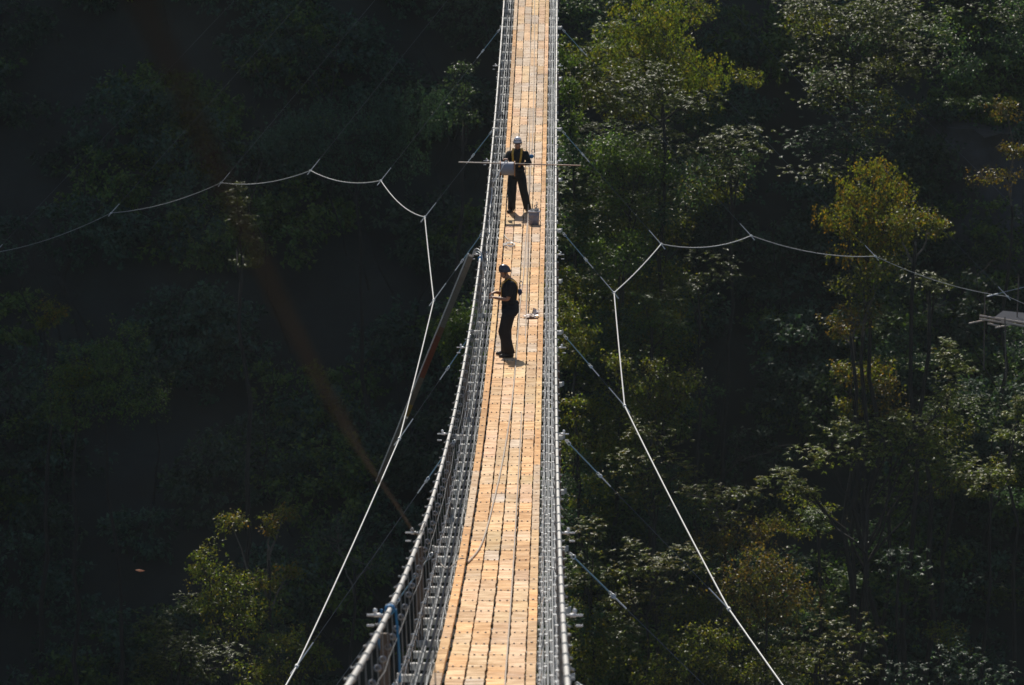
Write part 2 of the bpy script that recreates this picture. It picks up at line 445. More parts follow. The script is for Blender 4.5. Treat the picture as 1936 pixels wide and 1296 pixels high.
# ------------------------------------------------------------------ guy lines and wind cables
left_nodes = {12: None, 10: None, 8: (561, 1260), 6: (755, 830), 4: (820, 568), 2: (803, 411), 0: (720, 342), -2: (587, 323), -4: (418, 346), -6: (210, 403), -8: (-10, 478)}
right_nodes = {12: None, 10: None, 8: (1378, 1152), 6: (1181, 768), 4: (1161, 554), 2: (1250, 462), 0: (1420, 446), -2: (1655, 485), -4: (1905, 561), -6: (2170, 640)}
ex = {-1: {10: (-5.70, 9.2), 12: (-8.8, 13.8)}, 1: {10: (6.2, 8.1), 12: (10.3, 12.6)}}
for sgn, nodes, side in ((-1, left_nodes, "left"), (1, right_nodes, "right")):
    W = {}
    for n, uv in nodes.items():
        W[n] = P(uv[0], uv[1], D(n)) if uv else cam2w(ex[sgn][n][0], ex[sgn][n][1], D(n))
    keys = sorted(W)
    pts = []
    for a, b in zip(keys[:-1], keys[1:]):
        for k in range(10):
            q = k / 10; p = W[a].lerp(W[b], q); p.z -= 4 * q * (1 - q) * (0.05 if a >= 2 else .20); pts.append(p)
    pts.append(W[keys[-1]])
    # anchor ends on the slopes
    e0 = W[keys[0]] + (W[keys[0]] - W[keys[1]]) * 3.2; e1 = W[keys[-1]] + (W[keys[-1]] - W[keys[-2]]) * 2.0
    pts = [e0] + pts + [e1]
    root = empty("wind_cable", tuple(W[4]))
    tag(root, ("white stabilising cable curving through the gorge on the left side of the bridge" if sgn < 0 else
               "white stabilising cable curving through the gorge on the right side of the bridge"), "cable", "wind cables beside the footbridge")
    m = MB(); m.tube(pts, [.0145 if k > 30 else .0145 - .005 * (30 - k) / 30 for k in range(len(pts))], 8); at_root(m.build("strand", M["windc"], smooth=True), root)
    for n in keys[1:]:
        m = MB(); p = W[n]; j = keys.index(n); t = (W[keys[min(j + 1, len(keys) - 1)]] - W[keys[j - 1]]).normalized()
        m.tube([p - t * .05, p + t * .05], .034, 8)
        m.tube([p, p + Vector((sgn * .10, 0, -.13))], .014, 5)
        at_root(m.build("saddle_clamp", M["galv"]), root)
    where = {12: "nearest", 10: "second nearest", 8: "third nearest", 6: "fourth nearest", 4: "fifth nearest", 2: "sixth nearest", 0: "seventh nearest", -2: "eighth nearest", -4: "ninth nearest", -6: "tenth nearest", -8: "farthest"}
    for n in sorted(W, reverse=True):
        if n < -2 and not (-8 <= n): continue
        a = Bn(n, sgn * .87, -.13); b = W[n]; dirv = (b - a).normalized(); L = (b - a).length
        root = empty("guy_line", tuple(a))
        tag(root, "guy line with blue sling on the %s of the bridge, %s" % (side, where[n]), "guy line", "guy lines between the bridge and the wind cables")
        sl = min(0.80, L * .45)
        m = MB(); m.tube([a + dirv * .14, a + dirv * sl], .011, 6); at_root(m.build("sling", M["teal"]), root)
        for q in (.07, sl):
            m = MB(); p = a + dirv * q; m.ring(p, dirv.orthogonal(), .030, .012, 8, 4); m.ring(p + dirv * .05, dirv.cross(dirv.orthogonal()), .028, .011, 8, 4)
            at_root(m.build("shackle", M["galv"]), root)
        m = MB(); m.tube([a + dirv * (sl + .25), b - dirv * .45], .0055, 5); at_root(m.build("wire", M["dwire"]), root)
        for q in (sl + .02, L - .47):
            m = MB(); m.tube([a + dirv * q, a + dirv * (q + .27 if q < L / 2 else L - .02)], .011, 6)
            at_root(m.build("turnbuckle", M["galv"]), root)

# ------------------------------------------------------------------ people
def skin_obj(name, pts, edges, root_key, m, parent, lv=2):
    keys = list(pts); idx = {k: i for i, k in enumerate(keys)}
    me = bpy.data.meshes.new(name)
    me.from_pydata([pts[k][0] for k in keys], [(idx[a], idx[b]) for a, b in edges], []); me.update()
    o = bpy.data.objects.new(name, me); scene.collection.objects.link(o); o.parent = parent
    sk = o.modifiers.new("skin", 'SKIN'); sk.use_smooth_shade = True
    sv = me.skin_vertices[0].data
    for k in keys:
        r = pts[k][1]; sv[idx[k]].radius = (r, r) if not isinstance(r, tuple) else r; sv[idx[k]].use_root = (k == root_key)
    ss = o.modifiers.new("sub", 'SUBSURF'); ss.levels = lv; ss.render_levels = lv
    me.materials.append(m)
    return o
def V(*a): return Vector(a)
def make_person(J, fwd, label, loc, helmet_m, helmet_vents=False):
    """J joints in local metres; fwd = facing direction of the head"""
    root = empty("person", loc); tag(root, label, "person", "workers standing on the footbridge")
    f = Vector(fwd).normalized(); sidev = Vector((0, 0, 1)).cross(f).normalized()
    pts = {}; E = []
    def a(k, p, r, prev=None):
        pts[k] = (Vector(p), r)
        if prev: E.append((prev, k))
    a('pelvis', J['pelvis'], .115); a('waist', J['waist'], .10, 'pelvis'); a('chest', J['chest'], .115, 'waist'); a('neck0', J['neck'], .055, 'chest')
    hd = Vector(J['head']); hu = (hd - Vector(J['neck']) + Vector((0, 0, .28))).normalized()
    a('jaw', hd - hu * .075 + f * .02, .062, 'neck0'); a('face', hd + f * .008, .080, 'jaw'); a('crown', hd + hu * .07 - f * .01, .072, 'face')
    a('nose', hd + f * .098 - hu * .012, .012, 'face'); a('chin', hd - hu * .095 + f * .068, .022, 'jaw')
    a('ear1', hd + sidev * .085 - hu * .01 - f * .01, .014, 'face'); a('ear2', hd - sidev * .085 - hu * .01 - f * .01, .014, 'face')
    for s in ('L', 'R'):
        a('sh' + s, J['sh' + s], .062, 'chest'); a('el' + s, J['el' + s], .043, 'sh' + s); a('wr' + s, J['wr' + s], .028, 'el' + s)
        w_, hnd = Vector(J['wr' + s]), Vector(J['hand' + s]); hdir = (hnd - w_).normalized()
        palm = w_ + hdir * .055; a('pa' + s, palm, .030, 'wr' + s)
        side = hdir.cross(Vector(J.get('palmn' + s, (0, 0, 1)))).normalized(); nn = side.cross(hdir).normalized()
        for k in range(4):
            o_ = side * (k - 1.5) * .021; ln = (.030, .034, .031, .024)[k]
            b0 = palm + hdir * .035 + o_
            a('f%d0%s' % (k, s), b0, .0095, 'pa' + s); a('f%d1%s' % (k, s), b0 + hdir * ln - nn * .012, .0085, 'f%d0%s' % (k, s))
            a('f%d2%s' % (k, s), b0 + hdir * (ln + .006) - nn * .040, .0075, 'f%d1%s' % (k, s))
        tside = side * (-1 if s == 'L' else 1)
        a('t0' + s, palm + tside * .036 - hdir * .012, .012, 'pa' + s); a('t1' + s, palm + tside * .052 + hdir * .022 - nn * .02, .010, 't0' + s)
        a('hip' + s, J['hip' + s], .088, 'pelvis'); a('kn' + s, J['kn' + s], .055, 'hip' + s); a('an' + s, J['an' + s], .038, 'kn' + s)
        toe = Vector(J['an' + s]) + Vector(J['toe' + s]); a('to' + s, (toe.x, toe.y, .045), .034, 'an' + s)
    skin_obj("body", pts, E, 'pelvis', M["skin"], root, 2)
    # shirt: torso loft + sleeves
    S = sidev
    def rg(c, w, dp): return (Vector(c), S * w, f * dp)
    pel, wai, che, nek = (Vector(J[k]) for k in ('pelvis', 'waist', 'chest', 'neck'))
    shw = (Vector(J['shL']) - Vector(J['shR'])).length / 2 if not J.get('profile') else .19
    m = MB()
    m.loft([rg(pel + V(0, 0, -.02), .170, .150), rg(pel.lerp(wai, .4), .165, .138), rg(wai, .165, .136), rg(wai.lerp(che, .5), .182, .142),
            rg(che, .198, .150), rg(che + V(0, 0, .07) + (nek - che) * .1, .192, .12), rg(che.lerp(nek, .72), .135, .09), rg(nek + V(0, 0, -.005), .066, .066)], 18)
    for s in ('L', 'R'):
        sh, el = Vector(J['sh' + s]), Vector(J['el' + s]); dv = (el - sh).normalized(); a1 = dv.orthogonal().normalized(); b1 = dv.cross(a1)
        stop = .92 if J.get('sleeve') == 'long' else .80
        rr = [(-.20, .025), (-.15, .052), (-.05, .070), (0.08, .076), (.35, .068), (.7, .062), (stop, .058)]
        m.loft([(sh.lerp(el, q), a1 * r, b1 * r) for q, r in rr], 12)
        if J.get('sleeve') == 'long':
            wr = Vector(J['wr' + s]); dv = (wr - el).normalized(); a1 = dv.orthogonal().normalized(); b1 = dv.cross(a1)
            m.loft([(el.lerp(wr, q), a1 * r, b1 * r) for q, r in ((-.12, .054), (.1, .056), (.5, .050), (.93, .040))], 12)
    m.build("shirt", M["black"], root, smooth=True)
    m = MB()
    m.loft([rg(pel + V(0, 0, .09), .168, .145), rg(pel, .180, .160), rg(pel + V(0, 0, -.09), .176, .158), rg(pel + V(0, 0, -.16), .12, .11)], 18)
    for s in ('L', 'R'):
        h, k, n_ = Vector(J['hip' + s]), Vector(J['kn' + s]), Vector(J['an' + s])
        path = [h + V(0, 0, .03), h.lerp(k, .3), h.lerp(k, .65), k, k.lerp(n_, .3), k.lerp(n_, .65), n_ + V(0, 0, -.01)]
        rr = [.108, .110, .100, .094, .094, .088, .090]
        m.loft([(p, S * r, f * r * 1.16) for p, r in zip(path, rr)], 14)
    m.build("trousers", M["black"], root, smooth=True)
    for s in ('L', 'R'):
        an = Vector(J['an' + s]); tv = Vector(J['toe' + s]); tv.z = 0; L = tv.length; td = tv.normalized(); sv_ = Vector((0, 0, 1)).cross(td)
        m = MB(); b0 = V(an.x, an.y, 0)
        up = V(0, 0, 1)
        m.loft([(b0 - td * .075 + up * .05, sv_ * .03, up * .045), (b0 - td * .05 + up * .055, sv_ * .043, up * .055), (b0 + td * .02 + up * .065, sv_ * .046, up * .065),
                (b0 + td * .09 + up * .045, sv_ * .050, up * .045), (b0 + td * .15 + up * .033, sv_ * .050, up * .033), (b0 + td * .195 + up * .028, sv_ * .030, up * .026)], 12)
        m.loft([(b0 + up * .05, sv_ * .05, td * .06), (b0 + up * .15, sv_ * .055, td * .06)], 12)
        m.build("boot", M["boot"], root, smooth=True)
    # helmet
    m = MB(); hc = hd + hu * .028 - f * .008
    rings = []
    for i in range(8):
        t = i / 7; z = -.020 + .128 * math.sin(t * math.pi / 2); r = math.cos(t * math.pi / 2 * .97)
        rings.append((hc + hu * z, S * (.092 * r ** .8 + .004), f * (.108 * r ** .8 + .004)))
    m.loft(rings, 20)
    hel = m.build("helmet", helmet_m, root, smooth=True)
    m = MB()
    m.loft([(hc - hu * .032, S * .094, f * .110), (hc - hu * .012, S * .098, f * .114)], 20)
    m.build("rim", M["black"] if helmet_vents else helmet_m, hel, smooth=True)
    if helmet_vents:
        m = MB()
        for k in range(-2, 3):
            w_ = k * .42; dv = (f * math.cos(w_) + S * math.sin(w_))
            p = hc + hu * .045 + dv * .094; m.box(p, dv.cross(hu) * .010, hu * .024, dv * .006)
        m.build("vent", M["bolt"], hel)
    m = MB()
    for s_ in (-1, 1):
        m.tube([hc + S * .1 * s_ - hu * .02, hd + S * .078 * s_ - hu * .07, hd - hu * .125 + f * .05 + S * .02 * s_], .006, 5)
    m.build("chin_strap", M["black"], hel)
    # harness
    hm = MB()
    for s_ in (-1, 1):
        base = [(wai, .138), (wai.lerp(che, .5), .146), (che, .154), (che + V(0, 0, .09), .132)]
        fr = [c + f * (dp) + S * (.07 + .03 * i / 3) * s_ for i, (c, dp) in enumerate(base)]
        fr.append(nek + V(0, 0, -.005) + S * .098 * s_ + f * .01); fr.append(nek + V(0, 0, -.045) + S * .10 * s_ - f * .085)
        bk = [c - f * dp + S * .06 * s_ for c, dp in reversed(base)]
        path = fr + bk
        for p, q in zip(path[:-1], path[1:]):
            dv = (q - p); mid = (p + q) / 2; nd = S
            hm.box(mid, dv * .52, S * .022, dv.cross(S).normalized() * .006)
    hn = hm.build("harness", M["strap"], root)
    m = MB()
    m.loft([rg(pel + V(0, 0, .075), .188, .160), rg(pel + V(0, 0, .12), .186, .156)], 18)
    m.build("belt", M["black"], root)
    return root, hd, f, S

ppm = lambda n: 1
# the near worker, in profile, facing left
n2 = 6.59; d2 = D(n2); base2 = P(957.5, 674, d2)
loc2 = B(d2, (957.5 - 968) / (FPX / d2) - _cam(d2)[0], 0.003)
J2 = dict(profile=True, pelvis=(.065, 0, .91), waist=(.045, 0, 1.06), chest=(.055, 0, 1.27), neck=(.045, 0, 1.46), head=(-.035, 0, 1.575),
          shL=(.075, -.185, 1.37), shR=(.055, .185, 1.37), elL=(.03, -.225, 1.085), elR=(-.03, .20, 1.13), wrL=(-.185, -.13, 1.105), wrR=(-.20, .05, 1.185),
          handL=(-.26, -.10, 1.12), handR=(-.28, .02, 1.165), hipL=(.06, -.095, .87), hipR=(.06, .095, .87),
          knL=(-.045, -.11, .48), knR=(-.015, .12, .48), anL=(.055, -.10, .09), anR=(.00, .12, .09), toeL=(-.12, -.03, 0), toeR=(-.13, .03, 0))
p2, hd2, f2, S2 = make_person(J2, (-1, 0, 0), "worker in profile with dark violet helmet and bare forearms working at the left handrail", tuple(loc2), M["dhelmet"])
p2.rotation_euler = (0, 0, 0)
m = MB(); m.ball((.245, -.02, 1.20), .04, .05, .062, 10, 8); m.tube([(.17, -.02, 1.24), (.23, -.02, 1.24)], .014, 6); pk = m.build("gear_pouch", M["navy"], p2, smooth=True)
m = MB(); m.ring((.27, -.02, 1.355), (0, 1, .25), .034, .006, 12, 5); m.tube([(.27, -.02, 1.39), (.27, -.02, 1.41)], .012, 6); m.tube([(.255, -.03, 1.32), (.245, -.03, 1.26)], .006, 5)
m.build("carabiner", M["clamp"], pk)
# the far worker, facing the camera
n1 = 3.74; d1 = D(n1); s1 = d1 / FPX
loc1 = B(d1, (981 - 968) * s1 - _cam(d1)[0], 0.003)
J1 = dict(sleeve='long', pelvis=(-.05, .02, .90), waist=(-.055, .01, 1.07), chest=(-.04, .0, 1.28), neck=(-.03, -.01, 1.47), head=(-.03, -.05, 1.595),
          shL=(.145, 0, 1.355), shR=(-.215, -.01, 1.345), elL=(.235, -.03, 1.13), elR=(-.33, -.16, 1.15), wrL=(.115, -.22, 1.13), wrR=(-.33, -.36, 1.25),
          handL=(.05, -.26, 1.13), handR=(-.30, -.43, 1.27), hipL=(.045, .02, .86), hipR=(-.135, .02, .86),
          knL=(.105, -.02, .50), knR=(-.155, -.03, .48), anL=(.20, .0, .09), anR=(-.165, -.0, .09), toeL=(.05, -.13, 0), toeR=(-.06, -.12, 0))
p1, hd1, f1, S1 = make_person(J1, (-.05, -1, -.15), "worker facing camera in white helmet and yellow harness behind the cable spool", tuple(loc1), M["helmet"], True)
m = MB(); m.ball((.285, .02, 1.275), .055, .05, .05, 8, 6); pk = m.build("gear_pouch", M["blue"], p1, smooth=True)
m = MB(); m.ring((.32, .02, 1.40), (.2, 1, .1), .036, .006, 12, 5); m.tube([(.30, .02, 1.36), (.29, .02, 1.31)], .006, 5); m.build("carabiner", M["clamp"], pk)

# ------------------------------------------------------------------ cable spool on its rod, bucket, bag, ropes
dS = D(3.86)
cs = P(959.5, 312, dS); cs = B(dS, (959.5 - 968) * dS / FPX - _cam(dS)[0], RH + .03)
root = empty("cable_spool", tuple(cs)); tag(root, "drum of grey cable with orange wooden ends held at the left handrail", "cable spool")
ax = frame(dS)[2]; ax = Vector((ax.x, ax.y, 0)).normalized(); fwd = ax.cross(Vector((0, 0, 1)))
def disc_x(mb, c, half, rad, n=22): mb.tube([c - ax * half, c + ax * half], rad, n)
m = MB()
pts = []; turns = 15
for i in range(turns * 20 + 1):
    w_ = 2 * math.pi * i / 20; q = i / (turns * 20)
    pts.append(cs + ax * (-.145 + .29 * q) + (fwd * math.cos(w_) + Vector((0, 0, 1)) * math.sin(w_)) * .142)
m.tube(pts, .0125, 6); disc_x(m, cs, .145, .14)
at_root(m.build("winding", M["spool"], smooth=True), root)
for s_ in (-1, 1):
    m = MB(); disc_x(m, cs + ax * s_ * .162, .011, .172); at_root(m.build("flange", M["flange"]), root)
m = MB(); tg = cs + Vector((0, 0, .155)) - fwd * .02 + ax * .0
cend = [P(957, 303, dS - .3), P(945, 325, dS - .35), P(933, 345, dS - .4), P(930, 356, dS - .3)]
m.tube([tg] + cend, .011, 6)
pts = [cend[-1]]
for k in range(1, 14): pts.append(Bn(3.9 + k * .13, -.70 + .02 * math.sin(k * 1.7), .75 - .06 * k + .05 * math.sin(k * 2.1)))
m.tube(pts, .009, 6); at_root(m.build("loose_cable_end", M["white"]), root)
rp = MB(); pa = P(867, 307, dS + .05); pb = P(1098, 313.5, dS + .05); 
qs = [0, .33, .47, .475, .575, .58, 1]
for q0, q1 in zip(qs[:-1], qs[1:]):
    rp.tube([pa.lerp(pb, q0), pa.lerp(pb, q1)], .0135, 8, (.12, .08, .05) if .47 <= q0 < .58 else ((.7, .45, .32) if q0 > .5 else (1, 1, 1)))
ro = rp.build("rod", M["bamboo"]); tag(ro, "thin pale rod laid crosswise over both handrails through the spool", "rod")

# bucket
dB = D(3.98); cb = B(dB, (1010 - 968) * dB / FPX - _cam(dB)[0], .004)
root = empty("bucket", tuple(cb)); tag(root, "grey plastic bucket full of cable clamps on the planks beside the far worker", "bucket")
m = MB(); up = Vector((0, 0, 1))
prof = [(0, .105), (.09, .110), (.095, .113), (.10, .110), (.20, .116), (.205, .119), (.21, .116), (.29, .121)]
m.loft([(up * z, (r, 0, 0), (0, r, 0)) for z, r in prof], 22); m.build("shell", M["bucket"], root, smooth=True)
m = MB(); m.ring((0, 0, .293), (0, 0, 1), .128, .013, 24, 6); m.build("rim", M["helmet"], root, smooth=True)
m = MB()
for k in range(16):
    x, y = random.uniform(-.09, .09), random.uniform(-.08, .08)
    m.ring((x, y, random.uniform(.30, .34)), (random.uniform(-1, 1), random.uniform(-1, 1), .4), .026, .008, 8, 4)
m.ring((.035, 0, .40), (.3, 1, .3), .035, .009, 9, 4); m.ring((.06, .01, .47), (1, 1, .3), .03, .009, 9, 4); m.tube([(.03, 0, .31), (.05, 0, .44)], .008, 5)
tag(m.build("cable_clamps", M["clamp"], root), kind="stuff")
# plastic bag
dG = D(5.83); cg = B(dG, (1003 - 968) * dG / FPX - _cam(dG)[0], 0)
m = MB(); n_, m_ = 18, 12; rings = []
vs = []; fs = []
for i in range(m_ + 1):
    t = i / m_
    for k in range(n_):
        w_ = 2 * math.pi * k / n_; rr = math.sin(math.pi * min(.98, max(.03, t))) ** .6
        wr = 1 + .22 * math.sin(k * 3.1 + i * 1.3) + .18 * math.sin(k * 5.3 - i * 2.1)
        x = .14 * rr * wr * math.cos(w_) + .03 * t; y = .16 * rr * wr * math.sin(w_); z = .005 + .17 * t * (.8 + .35 * math.sin(w_ * 2 + 1)) * (1 if math.cos(w_) > -.2 else .45)
        vs.append((x, y, z))
for i in range(m_):
    for k in range(n_):
        k2 = (k + 1) % n_; fs.append((i * n_ + k, i * n_ + k2, (i + 1) * n_ + k2, (i + 1) * n_ + k))
m._add(vs, fs); bag = m.build("plastic_bag", M["plastic"]); bag.location = cg
tag(bag, "crumpled pale plastic bag lying on the planks right of the near worker", "bag")
# ropes on the deck
def deck_path(uvn, h=.02):
    out = []
    for u, n in uvn:
        d = D(n); out.append(B(d, (u - 968) * d / FPX - _cam(d)[0], h))
    return out
def smooth_pts(p, k=5):
    out = []
    for i in range(len(p) - 1):
        a, b, c, e = p[max(i - 1, 0)], p[i], p[i + 1], p[min(i + 2, len(p) - 1)]
        for j in range(k):
            t = j / k
            out.append(.5 * ((2 * b) + (c - a) * t + (2 * a - 5 * b + 4 * c - e) * t * t + (3 * b - a - 3 * c + e) * t ** 3))
    out.append(p[-1]); return out
def n_of(v):   # bay whose deck surface is seen at photograph row v
    lo, hi = -3.0, 14.8
    for _ in range(40):
        mid = (lo + hi) / 2; d = D(mid); vv = 648 + _cam(d)[1] * FPX / d
        if vv < v: lo = mid
        else: hi = mid
    return lo
pp = [(1011, 0), (1010, 120), (1008, 230), (1003, 330), (997, 420), (993, 470), (990, 520), (985, 560), (980, 620), (975, 690), (968, 760), (958, 830), (945, 900), (931, 960), (918, 1010), (905, 1042), (885, 1066)]
path = smooth_pts(deck_path([(u, n_of(v)) for u, v in pp]))
path += smooth_pts([path[-1], Bn(n_of(1068) - .01, -.47, .07), Bn(n_of(1072), -.62, -.03), Bn(n_of(1070), -.72, .03)])[1:]
m = MB(); m.tube(path, .011, 6); o = m.build("safety_rope", M["rope"]); tag(o, "grey safety rope running down the deck and off its left edge", "rope")
pp = [(1003, 30), (1001, 240), (994, 620), (984, 820), (973, 1025), (963, 1180), (955, 1290), (949, 1400)]
m = MB(); m.tube(smooth_pts(deck_path([(u, n_of(v)) for u, v in pp], .016)), .008, 6)
o = m.build("safety_rope", M["rope"]); tag(o, "straight tan rope lying along the plank seam right of the deck's middle", "rope")
m = MB()
for k in range(4):
    c = deck_path([(962 + k * 1.0, n_of(465) + .01 * k)], .025 + .012 * k)[0]
    pts = [c + Vector((math.cos(w_) * (.13 - .012 * k), math.sin(w_) * (.22 + .03 * k), .01 * math.sin(3 * w_ + k))) for w_ in np.linspace(0, 2 * math.pi, 18)]
    m.tube(pts, .008, 5)
m.tube(smooth_pts(deck_path([(950, n_of(462)), (940, n_of(450)), (948, n_of(440)), (960, n_of(455)), (985, n_of(463))], .03)), .008, 5)
o = m.build("rope_coil", M["white"]); tag(o, "small loose coil of pale line on the planks between the two workers", "rope coil")

# slanted beam hung from the left handrail
dK = D(5.75); A = P(891, 484, dK + .1); Z = P(716, 914, dK + 4.5)
root = empty("hanging_beam", tuple(A)); tag(root, "long slanted grey beam with red and yellow bands hung from the left handrail", "beam")
ax_ = (Z - A); s_v = Vector((0, 1, 0)).cross(ax_).normalized(); t_v = ax_.cross(s_v).normalized()
bm_ = [(0, .30, (1, 1, 1)), (.30, .34, (.9, .5, .35)), (.34, .52, (1.1, .34, .20)), (.52, .64, (.9, .8, .7)), (.64, .69, (1.6, 1.1, .25)), (.70, 1.0, (.95, .95, .9))]
m = MB()
for a_, b_, c_ in bm_:
    m.box(A + ax_ * (a_ + b_) / 2, ax_ * (b_ - a_) / 2, s_v * .050, t_v * .035, c_)
at_root(m.build("timber", M["beam"]), root)
m = MB(); lf = -s_v * (.062 if s_v.x > 0 else -.062) + Vector((0, .03, .02)); m.tube([A + lf, Z + lf], .015, 6); at_root(m.build("edge_highlight", M["white"]), root)  # white strip added as the bright sun line on the beam's left edge
rl = rail_pt(5.76, -1)
m = MB()
a0 = A + Vector((.03, 0, -.02)); b0 = rl + Vector((.05, 0, -.04))
for q in (0, .055):
    arc = [a0.lerp(b0, .5 - .5 * math.cos(math.pi * k / 12)) + Vector((0, 0, (.14 + q) * math.sin(math.pi * k / 12))) for k in range(13)]
    m.tube([a0 + ax_ * .03] + arc + [b0 + Vector((.01, -.1, -.35))], .013, 8)
at_root(m.build("hanging_loop", M["rail"], smooth=True), root)
def wrap(mname, n, sgn, drops, mat_):
    m = MB(); d = D(n); c, t, r, u = frame(d); p = B(d, sgn * RL, RH)
    for q in (-.05, 0, .05): m.ring(p + t * q, t, .034, .014, 10, 5)
    for a_, b_ in drops:
        m.tube(smooth_pts([p + Vector((a_, 0, 0)), p + Vector((a_ * 1.4, 0, -.25)), p + Vector((b_, .1, -.5)), p + Vector((b_, .1, -.66))]), .011, 5)
    return m.build(mname, mat_)
o = wrap("blue_sling", 5.76, -1, [], M["blue"]); tag(o, "blue webbing wrapped round the left handrail where the slanted beam hangs", "sling")
o = wrap("blue_sling", 12.9, -1, [(-.07, -.05), (.05, .08)], M["blue"]); tag(o, "bright blue rope looped over the left handrail near the bottom of the photo", "sling")
# slack brown line from near the camera to the handrail
pp = [(225, -90, 6.8), (300, 70, 7.4), (357, 196, 8.0), (391, 282, 8.5), (430, 363, 9.0), (481, 468, 9.9), (524, 558, 10.8), (568, 645, 12.0), (615, 739, 14.0), (658, 811, 16.5), (698, 880, 20.5), (750, 955, 29), (790, 1012, 44)]
pts = [P(u, v, .55 * d_ if d_ < 20 else d_ * .85) for u, v, d_ in pp] + [rail_pt(n_of(1175), -1)]
m = MB(); m.tube(smooth_pts(pts, 6), .0068, 8)
o = m.build("slack_rope", M["brown"]); tag(o, "blurred rusty brown rope sweeping down from upper left to the left handrail", "rope")

# ------------------------------------------------------------------ foliage
def leaf_mesh(name, base, axis, nrm, L, Wd, col, m, parent=None):
    """numpy leaves: folded diamonds, one colour each"""
    N = len(base)
    axis = axis / (np.linalg.norm(axis, axis=1, keepdims=True) + 1e-9)
    side = np.cross(axis, nrm); side /= (np.linalg.norm(side, axis=1, keepdims=True) + 1e-9)
    up = np.cross(side, axis)
    L = L[:, None]; Wd = Wd[:, None]
    mid = base + axis * L * .45
    v = np.stack([base, mid + side * Wd - up * Wd * .35, base + axis * L - up * L * .12, mid - side * Wd - up * Wd * .35, mid], 1).reshape(-1, 3)
    i = np.arange(N)[:, None] * 5
    tri = np.concatenate([i + [0, 4, 1], i + [4, 2, 1], i + [0, 3, 4], i + [4, 3, 2]], 1).reshape(-1)
    me = bpy.data.meshes.new(name); nf = N * 4
    me.vertices.add(N * 5); me.vertices.foreach_set("co", v.astype(np.float32).ravel())
    me.loops.add(nf * 3); me.loops.foreach_set("vertex_index", tri.astype(np.int32))
    me.polygons.add(nf); me.polygons.foreach_set("loop_start", np.arange(0, nf * 3, 3, dtype=np.int32)); me.polygons.foreach_set("loop_total", np.full(nf, 3, dtype=np.int32))
    me.update(); me.validate()
    ca = me.color_attributes.new("Col", 'FLOAT_COLOR', 'POINT')
    cc = np.ones((N, 5, 4), dtype=np.float32); cc[:, :, :3] = col[:, None, :]
    ca.data.foreach_set("color", cc.ravel()); me.materials.append(m)
    o = bpy.data.objects.new(name, me); scene.collection.objects.link(o)
    if parent is not None: at_root(o, parent)
    return o
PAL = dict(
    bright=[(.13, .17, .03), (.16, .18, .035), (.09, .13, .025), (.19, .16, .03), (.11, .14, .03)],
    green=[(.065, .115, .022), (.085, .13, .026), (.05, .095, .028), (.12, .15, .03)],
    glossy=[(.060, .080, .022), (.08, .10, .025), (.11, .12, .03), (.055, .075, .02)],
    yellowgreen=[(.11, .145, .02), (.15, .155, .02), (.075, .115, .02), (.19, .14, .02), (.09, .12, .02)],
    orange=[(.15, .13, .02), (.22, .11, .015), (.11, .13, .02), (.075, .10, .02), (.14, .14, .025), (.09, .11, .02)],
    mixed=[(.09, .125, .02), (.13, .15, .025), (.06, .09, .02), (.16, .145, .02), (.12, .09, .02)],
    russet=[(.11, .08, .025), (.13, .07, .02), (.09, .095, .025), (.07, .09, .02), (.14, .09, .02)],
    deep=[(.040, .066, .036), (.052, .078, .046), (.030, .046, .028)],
    bluegreen=[(.045, .088, .055), (.058, .10, .060), (.036, .064, .046)])
